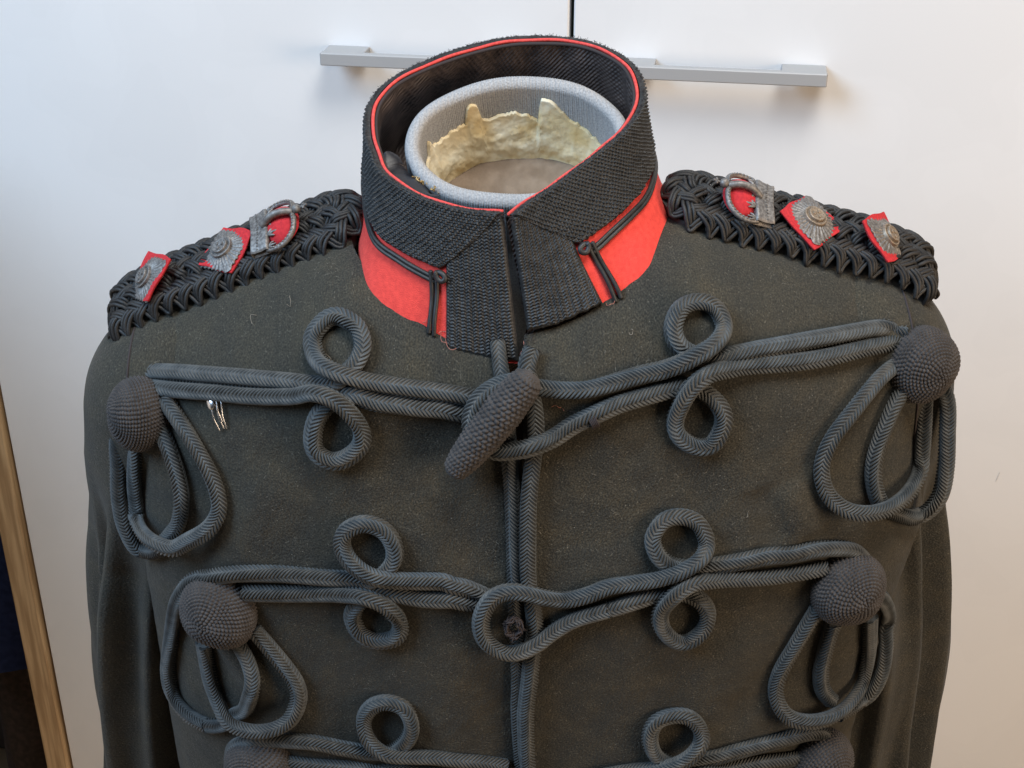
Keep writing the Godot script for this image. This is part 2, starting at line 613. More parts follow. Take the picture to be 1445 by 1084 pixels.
func band(at: Callable, nu: int, nv: int, off: float, weave: Callable, amp: float, lift := 0.0) -> Shape:
	var p := PackedVector3Array()
	for i in range(-1, nu + 1):
		for j in range(-1, nv + 1):
			var u := clampf(float(i) / (nu - 1), 0, 1)
			var w := clampf(float(j) / (nv - 1), 0, 1)
			var sv: Vector2 = at.call(u, w)
			var out := i < 0 or j < 0 or i == nu or j == nv
			var rim := minf(minf(u, 1 - u) * (nu - 1), minf(w, 1 - w) * (nv - 1))
			var o: float = -0.0004 if out else off * smoothstep(-2.0, 3.0, rim) + amp * smoothstep(0.0, 6.0, rim) * float(weave.call(sv.x * 0.47, sv.y * 0.07)) + lift * pow(1 - w, 3)
			if not out: o += 0.0005 * fine.get_noise_2d(sv.x * 900, sv.y * 140) + 0.0002 * fine.get_noise_2d(sv.x * 5000, sv.y * 800)
			p.append(collar(sv.x, sv.y + (0.012 * fine.get_noise_2d(sv.x * 2600, w * 20) if w < 0.5 else 0.006 * fine.get_noise_2d(sv.x * 2600, 50)), o))
	var s := Shape.new()
	s.grid(p, nu + 2, nv + 2)
	return s

func low(s: float) -> float:   # lower edge of the wide braid round the collar
	var e := minf(s, 1 - s)
	return lerpf(0.50, 0.44, smoothstep(0.08, 0.26, e))

func make_collar() -> void:
	var b := PackedVector3Array()
	for q in [[.0098, .0205], [.0211, .0222], [.0307, .0253], [.0513, .0333], [.0649, .0391], [.0788, .0468]]:
		b.append(Vector3(q[0], q[1] - 0.001, chest(q[0], q[1]) + 0.001))
	for q in [[.0895, .0544, -.075], [.0905, .066, -.108], [.075, .083, -.147], [.040, .094, -.170], [.0, .098, -.177], [-.038, .095, -.169], [-.070, .084, -.146], [-.084, .067, -.110], [-.0825, .0555, -.0757]]:
		b.append(Vector3(q[0], q[1], q[2]))
	for q in [[-.0796, .0498], [-.0735, .0413], [-.0587, .0333], [-.0429, .0272], [-.030, .0211], [-.0113, .0161], [.0042, .0140]]:
		b.append(Vector3(q[0], q[1] - 0.001, chest(q[0], q[1]) + 0.001))
	base_line = even(b, 241)
	var r := PackedVector3Array()
	for q in [[.0040, .0845, -.0269], [.0137, .0887, -.0356], [.0264, .0930, -.0444], [.0395, .0982, -.0552], [.0527, .1035, -.0662], [.0664, .1099, -.0794], [.0755, .1166, -.0933], [.0784, .1237, -.1081], [.0742, .1323, -.1259], [.0610, .1388, -.1393], [.0448, .1427, -.1474], [.0246, .1443, -.1506], [.0043, .1443, -.1506],
			[-.0179, .1418, -.1454], [-.0398, .1376, -.1369], [-.0580, .1324, -.1260], [-.0675, .1270, -.1147], [-.0718, .1209, -.1022], [-.0711, .1127, -.0853], [-.0676, .1067, -.0728], [-.0626, .1006, -.0603], [-.0497, .0945, -.0476], [-.0340, .0898, -.0379], [-.0171, .0870, -.0320], [.0002, .0855, -.0290]]:
		r.append(Vector3(q[0], q[1], q[2]))
	rim_line = even(r, 241)

	var p := PackedVector3Array()
	var nu := 240
	var nv := 24
	for i in nu:
		for j in nv:
			var e := float(i) / (nu - 1)
			p.append(collar(e, lerpf(-0.08 if e > 0.078 else 0.10 - 0.05 * e / 0.076, 0.985, float(j) / (nv - 1))))
	var s := Shape.new()
	s.grid(p, nu, nv)
	var facing := put("collar", s, M.red_cloth, jacket)

	p = PackedVector3Array()
	for i in nu:
		var u := float(i) / (nu - 1)
		for j in 30:
			var v := lerpf(1.0, -0.35, float(j) / 29)
			p.append(collar(u, v, minf(v, 0.0) * 0.10 - 0.0032 - 0.0012 * sin(u * 61 + v * 2.5) * (1 - v) * 1.6 - 0.0008 * sin(u * 140 - v * 5)))
	s = Shape.new()
	s.grid(p, nu, 30)
	put("lining", s, M.lining, facing)

	# red piping along the rim, and the folded black edge outside it
	p = PackedVector3Array()
	for i in 481:
		var u := i / 480.0
		p.append(collar(u, 0.992 + 0.004 * sin(u * 90), -0.0020) + Vector3(0, 0.0008, 0))
	s = Shape.new()
	s.tube(p, 0.00095, 8)
	put("piping", s, M.red_piping, facing)
	p = PackedVector3Array()
	for i in 481:
		p.append(collar(i / 480.0, 0.985, -0.0036))
	s = Shape.new()
	s.tube(p, 0.0011, 8)
	put("lining_edge", s, M.dark_thread, facing)

	# the wide braid: upright at the front edges, mitred over at the corners, then round the neck
	var sr := 0.076
	var sl := 0.070
	var ribs := func(a: float, b2: float) -> float: return knit(a, b2)
	s = band(func(u: float, w: float) -> Vector2: return Vector2(lerpf(0.0, sr * lerpf(1.0, 0.84, w) * (1.0 if w > 0.3 else 1.0), u), lerpf(0.07 - 0.05 * u, 0.985, w)), 86, 170, 0.0020, ribs, 0.0010, 0.0022)
	put("front_braid", s, M.braid, facing)
	s = band(func(u: float, w: float) -> Vector2: return Vector2(lerpf(1.0 - sl * 0.98, 1.0, u), lerpf(-0.06, 0.985, w)), 82, 174, 0.0018, ribs, 0.0010)
	put("front_braid", s, M.braid, facing)
	var weave := func(a: float, b2: float) -> float: return basket(a + 0.15 * b2, b2)
	s = band(func(u: float, w: float) -> Vector2:
		var s0 := sr * (1 - w) * 0.98
		var s1 := 1 - sl * (1 - w) * 1.1
		var ss := lerpf(s0, s1, u)
		return Vector2(ss, lerpf(low(ss), 1.006, w)), 1700, 130, 0.0026, weave, 0.0013)
	put("neck_braid", s, M.braid, facing)

	# thin paired cord under the braid, a small eye at each corner, then down beside the upright braid
	for sd in [0, 1]:
		var corner := sr + 0.002 if sd == 0 else sl + 0.004
		var f := func(e: float, v: float, o: float) -> Vector3: return collar(e if sd == 0 else 1 - e, v, o)
		s = Shape.new()
		for k in 2:
			var pts := PackedVector3Array()
			for i in 160:
				var e := lerpf(0.5, corner + 0.008, i / 159.0)
				pts.append(f.call(e, low(e) - 0.055 - 0.035 * k - 0.02 * smoothstep(0.14, 0.08, e) + 0.006 * sin(e * 60), 0.0016))
			s.tube(pts, 0.00115, 8)
			pts = PackedVector3Array()
			for i in 60:
				var v := lerpf(0.46, -0.03, i / 59.0)
				pts.append(f.call(corner + 0.006 + 0.0055 * k + (0.009 * (0.5 - v) if sd == 0 else 0.0) + 0.0010 * sin(v * 9 + sd * 2 + k * 0.6), v, 0.0018 + 0.0006 * sin(v * 14 + k)))
			s.tube(pts, 0.00125, 8)
		var eye := PackedVector3Array()
		for i in 40:
			var a := TAU * i / 34.0
			eye.append(f.call(corner - 0.001 + 0.0048 * cos(a) * (1 + 0.25 * sin(a)), 0.455 + 0.030 * sin(a), 0.0034 + 0.0016 * (i / 39.0)))
		s.tube(eye, 0.00155, 8)
		put("tracing_cord", s, M.thin_cord, facing)

	# worn fringe of black hairs along the folded edge
	s = Shape.new()
	for i in 900:
		var u := rng.randf()
		var o := collar(u, 1.004, 0.0006 + rng.randf() * 0.002)
		var out := (collar(u, 1.0, 0.006) - collar(u, 0.96, -0.002)).normalized()
		var d := (out + Vector3(rng.randfn(), rng.randfn(), rng.randfn()) * 0.8).normalized() * rng.randf_range(0.0004, 0.0014)
		s.tube(PackedVector3Array([o, o + d * 0.5 + Vector3(0, 0.0003, 0), o + d]), 0.00011, 4)
	var fr := put("frayed_edge", s, M.dark_thread, facing)
	fr.set_meta("kind", "stuff")

	# the maker's black tab, worn to its gold stitching, folded inside the wearer's right of the collar
	p = PackedVector3Array()
	for i in 50:
		var u := i / 49.0
		for j in 14:
			var w := j / 13.0
			var q := collar(lerpf(0.800, 0.915, u), 0.975 + 0.035 * w + 0.02 * sin(u * 13.0 + 1.0) * w + 0.03 * sin(PI * w), -0.0040 - 0.0175 * w * sin(PI * (0.10 + 0.84 * u)) + 0.0010 * sin(u * 21 + w * 4))
			p.append(q)
	s = Shape.new()
	s.grid(p, 50, 14)
	put("collar_tab", s, M.black_leather, facing)
	s = Shape.new()
	for i in 34:
		var u := rng.randf_range(0.845, 0.895)
		var o := collar(u, 1.015 + rng.randf() * 0.02, -0.0190 + rng.randfn() * 0.0012)
		s.tube(PackedVector3Array([o, o + Vector3(rng.randfn(), absf(rng.randfn()) + 0.6, rng.randfn()) * 0.0012]), 0.00035, 5)
	put("gold_stitching", s, M.gold_thread, facing).set_meta("kind", "stuff")

# ---------------------------------------------------------------- plaited shoulder straps and their badges
func strap_at(sd: float, u: float, lat: float, up: float) -> Vector3:   # u from the collar (0) to the sleeve (1)
	var x := 0.092 + 0.146 * u
	var e := 0.01
	var mid := Vector3(sd * x + 0.005, shoulder(x) + 0.008 - 0.003 * smoothstep(0.8, 1.0, u), -0.089)
	var t := Vector3(sd * 2 * e, shoulder(x + e) - shoulder(x - e), 0).normalized()
	var l := Vector3(0, -0.40, 0.917).normalized()
	l = (l - t * l.dot(t)).normalized()
	var n := l.cross(t) * sd
	return mid + l * lat + n * (up - lat * lat * 9.0)

func plait_point(path: int, d: float) -> Vector2:   # centre line of a plait: metres from the collar end, and across
	if path == 1: return Vector2(lerpf(0.008, 0.149, d), 0)
	var w := 0.0148
	var run := 0.149 - w
	var q := d * (2 * run + PI * w)
	if q < run: return Vector2(0.149 - q, w)
	if q < run + PI * w: return Vector2(w - w * sin((q - run) / w), w * cos((q - run) / w))
	return Vector2(w + q - run - PI * w, -w)

func shoulder_strap(sd: float) -> void:
	var p := PackedVector3Array()
	for i in 60:
		for j in 20:
			var u := lerpf(-0.06, 1.02, i / 59.0)
			var half := 0.0215 * sqrt(clampf(1 - pow(maxf(0, 0.10 - u) / 0.16, 2), 0.02, 1))
			p.append(strap_at(sd, u, lerpf(-half, half, j / 19.0), -0.0005 if j > 0 and j < 19 else -0.006))
	var s := Shape.new()
	s.grid(p, 60, 20, false, false, sd > 0)
	var pad := put("shoulder_strap", s, M.plait, jacket)
	for path in 2:
		var pitch := 0.0275
		var length := 0.141 if path == 1 else 0.315
		for strand in 3:
			var sh := Shape.new()
			for cord in 3:
				var pts := PackedVector3Array()
				var m := int(length / 0.0008)
				for i in m + 1:
					var d := float(i) / m
					var a := plait_point(path, d)
					var b := plait_point(path, minf(d + 0.004, 1.0))
					var c0 := plait_point(path, maxf(d - 0.004, 0.0))
					var dir := Vector2((b.x - c0.x) * 1.0, b.y - c0.y).normalized()
					var side := Vector2(-dir.y, dir.x)
					var tau := TAU * (d * length / pitch + strand / 3.0)
					# drawn-out figure of eight: long slanting crossings as in a flat plait
					var wide := 0.0073 if path == 0 else 0.0068
					var along := 0.0024 * sin(2 * tau)
					var jit := 0.0005 * sin(i * 0.11 + strand * 2 + cord * 1.3 + path)
					var wob := fine.get_noise_2d(d * length * 2600 + strand * 70, path * 90 + sd * 200)
					var lat := wide * (1.0 + 0.28 * wob) * sin(tau) + jit + 0.0008 * fine.get_noise_2d(d * length * 4000, strand * 60 + cord * 9 + sd * 300)
					var off := (cord - 1) * 0.00210 * (0.82 + 0.18 * absf(cos(tau))) + 0.0004 * sin(i * 0.05 + strand * 3 + path * 2)
					# the three cords lie beside each other, square to the strand's own direction
					var slope := Vector2(1.0, wide * cos(tau) * TAU / pitch).normalized()
					along += -slope.y * off
					lat += slope.x * off
					var hi := 0.0042 + 0.0030 * cos(2 * tau + 0.6) + (0.0005 if cord == 1 else 0.0)
					hi += 0.0014 * fine.get_noise_2d(d * length * 1800, strand * 40 + 500)
					if path == 1: hi += 0.0004
					var tuck := smoothstep(0.139, 0.150, a.x)
					hi -= 0.0085 * tuck
					lat *= 1.0 - 0.35 * tuck
					var uu := (a.x + dir.x * along + side.x * lat) / 0.146
					var ll := a.y + dir.y * along + side.y * lat
					pts.append(strap_at(sd, uu, ll, hi))
				sh.tube(pts, 0.00122, 8)
			put("plaited_cord", sh, M.plait, pad)
	if true:   # loose ends and fluff where the strap meets the sleeve
		var fz := Shape.new()
		for i in 50:
			var o := strap_at(sd, rng.randf_range(0.88, 0.97), rng.randf_range(-0.017, 0.017), rng.randf_range(-0.003, 0.003))
			var d := Vector3(sd * rng.randf_range(0.0, 1.0), rng.randfn() * 0.5 - 0.3, rng.randfn() * 0.6) * 0.0028
			fz.tube(PackedVector3Array([o, o + d * 0.5 + Vector3(0, 0.0008, 0), o + d]), rng.randf_range(0.0003, 0.0009), 5, 0.6)
		put("frayed_end", fz, M.plait, pad).set_meta("kind", "stuff")
	# small hook plate at the outer end
	var hk := Shape.new()
	hk.box(Vector3(-0.004, -0.0006, -0.003), Vector3(0.004, 0.0006, 0.003), 0.0003)
	var h := put("hook_plate", hk, M.old_silver, pad)
	h.position = strap_at(sd, 0.985, -0.012, 0.001)
	h.rotation.z = -sd * 0.6

func badge_frame(sd: float, u: float, lat: float, up: float) -> Transform3D:   # y towards the collar, z outwards
	var o := strap_at(sd, u, lat, up)
	var y := (strap_at(sd, u - 0.02, lat, up) - strap_at(sd, u + 0.02, lat, up)).normalized()
	var l := (strap_at(sd, u, lat + 0.004, up) - strap_at(sd, u, lat - 0.004, up)).normalized()
	var z := l.cross(y) * sd * -1.0
	if z.dot(Vector3(0, 1, 0.3)) < 0: z = -z
	var x := y.cross(z).normalized()
	return Transform3D(Basis(x, y, z), o)

func disc(s: Shape, r: float, z0: float, z1: float, seg := 40) -> void:
	var p := PackedVector3Array()
	for q in [[r, z0], [r, z1 - 0.0003], [r - 0.0003, z1], [r - 0.0009, z1], [r - 0.0011, z1 - 0.0003], [0.0, z1 - 0.0002]]:
		for j in seg:
			var a := TAU * j / seg
			var w := 1.0 + (0.0 if q[0] > r - 0.001 else 0.0)
			p.append(Vector3(cos(a) * q[0] * w, sin(a) * q[0] * w, q[1]))
	s.grid(p, 6, seg, false, true, true)

func star_badge(sd: float, u: float, lat: float, size: float, turn: float, lean: float, label: String) -> void:
	var s := Shape.new()
	var seg := 192
	var nr := 12
	var p := PackedVector3Array()
	for i in nr:
		var w := float(i) / (nr - 1)
		for j in seg:
			var a := TAU * j / seg
			var dia := 1.0 / (absf(cos(a)) + absf(sin(a)))
			dia = lerpf(dia, 0.80, 0.04)
			var ray := absf(fposmod(a / TAU * 28.0, 1.0) - 0.5) * 2.0
			var r := size * dia * (1 - 0.09 * ray * smoothstep(0.5, 1.0, w)) * w
			var z := 0.0006 + 0.0034 * (1 - w) * (0.65 + 0.35 * (1 - w)) + 0.0007 * (1 - ray) * sin(PI * w) - (0.0004 if w > 0.62 and absf(fposmod(a / TAU * 4.0, 1.0) - 0.5) > 0.38 else 0.0)
			p.append(Vector3(cos(a) * r, sin(a) * r, z))
	# under side
	for j in seg:
		var q := p[(nr - 1) * seg + j]
		p.append(Vector3(q.x * 0.97, q.y * 0.97, -0.0002))
	s.grid(p, nr + 1, seg, false, true)
	var o := put("star_badge", s, M.old_silver, jacket)
	var f := badge_frame(sd, u, lat, 0.0096 if lean > 0.3 else 0.0082)
	o.transform = f * Transform3D(Basis(Vector3.RIGHT, lean) * Basis(Vector3.BACK, turn))
	o.set_meta("label", label)
	s = Shape.new()
	disc(s, 0.0069, 0.002, 0.0044)
	disc(s, 0.0049, 0.0040, 0.0058)
	for k in 3:   # three small crowns in the middle
		var a := TAU * k / 3 + PI / 2
		s.box(Vector3(cos(a) * 0.002 - 0.0009, sin(a) * 0.002 - 0.0007, 0.0054), Vector3(cos(a) * 0.002 + 0.0009, sin(a) * 0.002 + 0.0007, 0.0062), 0.0002)
	for k in 26:   # worn raised motto round the ring
		var a := TAU * k / 26
		var c := Vector3(cos(a), sin(a), 0) * 0.0056
		s.box(c + Vector3(-0.0002, -0.0002, 0.0040), c + Vector3(0.0002, 0.0002, 0.0045))
	put("centre_disc", s, M.bronze_disc if sd > 0 else M.old_silver, o)
	s = Shape.new()
	p = PackedVector3Array()
	for q in [[0.0, 0.0006], [1.0, 0.0005], [1.02, 0.0], [1.0, -0.0012], [0.0, -0.0012]]:
		for j in 96:
			var a := TAU * j / 96
			var dia := lerpf(1.0 / (absf(cos(a)) + absf(sin(a))), 0.78, 0.12)
			var r: float = size * 1.01 * dia * q[0] * (1 + 0.03 * sin(5 * a + u * 20))
			p.append(Vector3(cos(a) * r - 0.0008, sin(a) * r + 0.0014, q[1] + 0.0012 * sin(2 * a + u * 9) * q[0]))
	s.grid(p, 5, 96, false, true, true)
	put("red_backing", s, M.red_felt, o)

func crown_badge(sd: float, u: float, lat: float, k: float, lean: float, label: String) -> void:
	# circlet with raised leaves; y is up on the crown, which points to the collar
	var s := Shape.new()
	var nu := 60
	var p := PackedVector3Array()
	for i in nu:
		var w := float(i) / (nu - 1) * 2 - 1
		for q in [[-0.0105, 0.0004], [-0.0105, 0.0028], [-0.0099, 0.0034], [-0.0088, 0.0029], [-0.0056, 0.0029], [-0.0036, 0.0033], [-0.0026, 0.0029], [-0.0022, 0.0006]]:
			var wide: float = 0.0105 + 0.0008 * (q[0] + 0.0105) / 0.006
			p.append(Vector3(w * wide, q[0] + 0.0014 * (1 - w * w) - 0.0008, q[1] + 0.0022 * sqrt(maxf(0, 1 - w * w))))
	s.grid(p, nu, 8, false, true, true)
	for leaf in [-1.0, -0.52, 0.0, 0.52, 1.0]:
		var big := 1.0 if leaf == 0.0 or absf(leaf) == 0.52 else 0.8
		for pet in [-1.0, 0.0, 1.0]:
			var c := Vector3(leaf * 0.0102, -0.0030 + 0.0014 * (1 - leaf * leaf), 0.0022 + 0.0024 * sqrt(1 - leaf * leaf * 0.98))
			var tip := c + Vector3(pet * 0.0021, 0.0040 - 0.0013 * absf(pet), 0.0004) * big
			s.tube(PackedVector3Array([c, c.lerp(tip, 0.5) + Vector3(pet * 0.0004, 0, 0.0003), tip]), 0.0009 * big, 7, 0.35)
	for i in 16:
		var w := (i + 0.5) / 16.0 * 2 - 1
		var c := Vector3(w * 0.0106, -0.0081 + 0.0014 * (1 - w * w), 0.0030 + 0.0022 * sqrt(1 - w * w))
		s.box(c - Vector3(0.0003, 0.0003, 0.0004), c + Vector3(0.0003, 0.0003, 0.0002))
	var o := put("crown_badge", s, M.old_silver, jacket)
	o.transform = badge_frame(sd, u, lat, 0.0078) * Transform3D(Basis(Vector3.RIGHT, lean).scaled(Vector3.ONE * k))
	o.set_meta("label", label)
	for arch in [-1.0, 0.0, 1.0]:
		s = Shape.new()
		var c := PackedVector3Array()
		if arch == 0.0:
			for q in [[0, -0.004, 0.0052], [0, 0.001, 0.0078], [0, 0.006, 0.0076], [0, 0.0098, 0.0052]]: c.append(Vector3(q[0], q[1], q[2]))
		else:
			for q in [[0.0104, -0.0046, 0.0016], [0.0118, -0.0005, 0.0018], [0.0112, 0.0042, 0.0022], [0.0080, 0.0082, 0.0032], [0.0035, 0.0096, 0.0044], [0.0, 0.0092, 0.0050]]: c.append(Vector3(q[0] * arch, q[1], q[2]))
		c = spline(c, 0.0005)
		s.tube(c, 0.0011 if arch != 0.0 else 0.0015, 10)
		for i in range(2, c.size() - 1, 3):   # beads along the arch
			s.tube(PackedVector3Array([c[i], c[i] + Vector3(0, 0, 0.0012)]), 0.0006, 6)
		put("arch", s, M.old_silver, o)
	s = Shape.new()
	p = PackedVector3Array()
	for i in 10:
		var th := PI * i / 9
		for j in 12: p.append(Vector3(sin(th) * cos(TAU * j / 12) * 0.0019, 0.0118 + sin(th) * sin(TAU * j / 12) * 0.0019, 0.0056 - cos(th) * 0.0019))
	s.grid(p, 10, 12, false, true)
	s.box(Vector3(-0.0005, 0.0130, 0.0050), Vector3(0.0005, 0.0164, 0.0060), 0.0002)
	s.box(Vector3(-0.0015, 0.0144, 0.0050), Vector3(0.0015, 0.0154, 0.0060), 0.0002)
	put("orb", s, M.old_silver, o)
	s = Shape.new()
	p = PackedVector3Array()
	for i in 14:
		var th := PI / 2 * i / 13
		for j in 40:
			var a := TAU * j / 40
			p.append(Vector3(cos(a) * 0.0102 * sin(th), 0.0020 + sin(a) * 0.0078 * sin(th), 0.0002 + 0.0056 * cos(th)))
	s.grid(p, 14, 40, false, true)
	put("red_cushion", s, M.red_felt, o)

# ---------------------------------------------------------------- cords: x, y in tenths of a millimetre on the chest, and how far each passes over
func make_cords() -> void:
	for c in [
		[-2082,-96,0, -1828,-41,0, -1518,-2,0, -1226,17,0, -1043,23,-1, -934,32,0, -863,85,0, -807,136,0, -778,202,0, -805,270,0, -890,311,0, -972,295,0, -1038,224,0, -1022,151,1, -957,100,5, -858,68,5, -682,29,1, -342,-30,0, -236,-57,-1, -177,-74,-4],
		[-1998,-145,0, -1672,-91,0, -1374,-67,0, -1155,-41,2, -1009,-13,6, -892,-55,5, -821,-168,1, -824,-277,0, -901,-354,0, -992,-376,0, -1068,-320,0, -1070,-217,0, -1026,-118,0, -945,-45,-1, -830,-26,0, -690,-64,0, -395,-103,0, -289,-133,-1, -188,-147,-4],
		[2198,-75,0, 2106,-57,0, 1930,-21,0, 1628,15,0, 1341,34,0, 1189,36,0, 1080,33,-1, 967,66,-1, 883,122,0, 858,203,0, 900,274,0, 999,291,0, 1089,248,0, 1121,169,1, 1063,112,5, 940,64,5, 797,19,1, 665,3,0, 432,-35,0, 301,-35,0, 136,-25,1, 18,0,3, -90,-13,2, -182,-67,3, -224,-162,3, -195,-263,4, -109,-326,5, -1,-328,5, 96,-305,6, 206,-285,2, 305,-228,0, 402,-173,0, 524,-133,0, 670,-110,0, 804,-91,0, 914,-84,-1, 1016,-125,-1, 1100,-212,0, 1118,-313,0, 1057,-428,0, 959,-429,0, 867,-349,0, 857,-249,0, 908,-106,4, 1003,-27,6, 1143,-21,2, 1276,-26,0, 1619,-71,0, 1921,-97,0, 2160,-135,0],
		[-1932,-181,0, -1800,-328,0, -1714,-484,0, -1668,-641,0, -1683,-779,0, -1770,-912,4, -1936,-1034,6, -2086,-1053,6, -2221,-1045,3, -2282,-981,0, -2231,-749,0, -2167,-493,0],
		[-1994,-314,0, -1929,-459,0, -1901,-634,0, -1911,-763,0, -1972,-930,0, -2062,-1053,0, -2195,-1222,-1, -2339,-1274,0, -2398,-1099,0, -2395,-886,0, -2361,-682,0, -2326,-481,0, -2249,-337,0],
		[2143,-237,0, 2005,-259,0, 1846,-364,0, 1714,-499,0, 1659,-650,0, 1685,-808,0, 1765,-923,3, 1883,-984,6, 2030,-1014,6, 2174,-1009,4, 2297,-957,1, 2342,-792,0, 2344,-593,0, 2339,-479,0],
		[2191,-348,0, 2076,-458,0, 1994,-636,0, 1973,-784,0, 2003,-941,0, 2069,-1063,-1, 2184,-1183,-1, 2311,-1289,0, 2409,-1277,0, 2480,-1159,0, 2498,-970,0, 2487,-733,0, 2467,-519,0, 2400,-354,0],
		[-2044,-2456,0, -2185,-2453,0, -2284,-2375,0, -2283,-2184,0, -2202,-1898,0, -2098,-1615,2, -1966,-1363,3, -1837,-1237,2, -1656,-1146,0, -1413,-1124,0, -1135,-1125,0, -957,-1130,-1, -863,-1139,-1, -769,-1075,0, -710,-991,0, -708,-892,0, -762,-800,0, -864,-763,0, -962,-815,0, -987,-914,0, -926,-1004,3, -810,-1072,5, -657,-1117,2, -472,-1138,0, -403,-1169,0, -311,-1213,-1, -204,-1298,-4],
		[-1607,-1281,0, -1290,-1252,0, -1032,-1214,2, -875,-1189,6, -751,-1280,5, -714,-1447,0, -755,-1543,0, -869,-1572,0, -960,-1516,0, -988,-1391,0, -942,-1297,0, -845,-1227,-1, -736,-1222,0, -603,-1249,0, -481,-1258,0, -410,-1261,0, -329,-1295,-1, -219,-1350,-4],
		[-2044,-2456,0, -1933,-2405,-1, -1830,-2280,-1, -1735,-2184,0, -1657,-1960,0, -1665,-1806,0, -1710,-1666,0],
		[-1590,-1547,0, -1473,-1746,0, -1396,-1920,0, -1398,-2068,0, -1460,-2202,2, -1569,-2269,5, -1710,-2299,6, -1840,-2295,4, -1927,-2199,0, -1947,-1998,0, -1923,-1702,0],
		[1950,-1371,0, 1878,-1268,0, 1780,-1211,0, 1623,-1170,0, 1326,-1145,0, 1082,-1154,0, 954,-1163,-1, 828,-1133,-1, 745,-1052,0, 719,-944,0, 778,-850,0, 876,-838,0, 973,-892,0, 1016,-1007,1, 970,-1079,5, 863,-1140,5, 739,-1182,2, 614,-1201,0, 474,-1215,0, 351,-1268,0, 231,-1301,0, 114,-1262,3, -3,-1212,5, -120,-1205,5, -212,-1256,5, -266,-1388,4, -248,-1525,4, -157,-1611,5, -49,-1620,5, 63,-1571,4, 163,-1510,1, 286,-1433,0, 470,-1361,0, 470,-1362,0, 612,-1319,0, 754,-1295,-1, 883,-1312,-1, 976,-1367,0, 1023,-1472,0, 1001,-1591,0, 913,-1664,0, 826,-1634,0, 757,-1525,0, 752,-1396,1, 820,-1266,5, 931,-1199,6, 1108,-1233,2, 1329,-1279,0, 1553,-1302,0, 1707,-1317,0],
		[1676,-1592,0, 1554,-1860,0, 1473,-2067,0, 1460,-2248,0, 1514,-2403,2, 1626,-2475,5, 1777,-2505,6, 1924,-2494,4, 2040,-2424,1, 2066,-2202,0, 2037,-1861,0],
		[1793,-1762,0, 1755,-1981,0, 1734,-2158,0, 1758,-2319,0, 1828,-2460,0],
		[1893,-2634,0, 2012,-2660,0, 2115,-2689,0, 2189,-2580,0, 2232,-2379,0, 2223,-2120,0, 2133,-1804,0, 2004,-1606,0],
		[-1918,-2705,0, -1853,-2538,2, -1740,-2436,2, -1599,-2411,0, -1370,-2394,0, -1157,-2452,0, -1014,-2495,-1, -863,-2463,-1, -762,-2344,0, -720,-2209,0, -750,-2079,0, -847,-2038,0, -946,-2086,0, -1011,-2208,0, -990,-2332,3, -883,-2417,5, -728,-2453,2, -584,-2475,0, -359,-2536,0, -175,-2613,0],
		[-1533,-2590,0, -1248,-2603,0, -1023,-2605,3, -858,-2608,6, -777,-2795,0, -821,-2944,0, -947,-2991,0, -1045,-2916,0, -1060,-2776,0, -989,-2674,-1, -806,-2631,-1, -597,-2628,0, -370,-2691,0, -198,-2763,0],
		[1864,-2925,0, 1774,-2723,0, 1631,-2656,0, 1382,-2635,0, 1140,-2632,0, 983,-2656,-1, 845,-2667,-1, 730,-2570,0, 689,-2426,0, 723,-2293,0, 829,-2251,0, 935,-2283,0, 997,-2401,0, 978,-2498,3, 884,-2578,5, 749,-2645,3, 598,-2690,0, 444,-2716,0, 210,-2783,0, -22,-2742,4, -172,-2671,5, -283,-2719,5, -341,-2888,5],
		[1662,-2876,0, 1389,-2794,0, 1143,-2757,0, 977,-2707,5, 824,-2805,5, 752,-3047,0, 815,-3210,0],
	]:
		put("braid_cord", braid_cord(c, 0.0050, rng.randf_range(-0.25, 0.25)), M.cord, jacket)
	put("edge_cord", braid_cord([-70,175,0, -60,88,0, -48,-6,0, -40,-121,-1, -38,-289,-1, -37,-454,-1, -35,-620,-1, -38,-800,-1, -47,-1110,-1, -56,-1324,-2, -66,-1630,-2, -74,-1877,-1, -92,-2139,-1, -98,-2411,-1, -98,-2651,-1, -100,-2900,-1, -104,-3300,-1], 0.0044, 0.4), M.cord, jacket)
	put("edge_cord", braid_cord([119,137,0, 87,62,1, 100,-23,0, 114,-140,0, 111,-270,1, 92,-406,1, 66,-569,2, 47,-735,2, 32,-991,2, 27,-1141,1, 33,-1268,0, 46,-1416,0, 38,-1554,0, 12,-1732,1, -16,-1934,2, -47,-2145,2, -58,-2414,2, -55,-2655,2, -56,-2900,2, -60,-3300,2], 0.0049, -0.3), M.cord, jacket)

func make_knots() -> void:
	var i := 0
	for k in [[-.2085, -.0300, .0], [.2295, -.0265, .0], [-.1779, -.1442, .0], [.1841, -.1500, .0], [-.1706, -.2660, .0], [.1765, -.2975, .0]]:
		var n := rest_normal(k[0], k[1])
		if i < 2: n = (n + Vector3(-0.55 if i == 0 else 0.55, 0, 0)).normalized()
		put("netted_knot", knot(on_chest(k[0], k[1], 0.0065), n, 0.0232 if i > 1 else (0.0222 if i == 1 else 0.0205), 0.0232 if i > 1 else 0.0222, 0.0180, i * 1.7), M.crochet, jacket)
		i += 1
	put("toggle", toggle_shape(on_chest(.0125, .0035, 0.016), on_chest(-.0328, -.0455, 0.015), Vector3(0, 0.3, 1)), M.crochet, jacket)

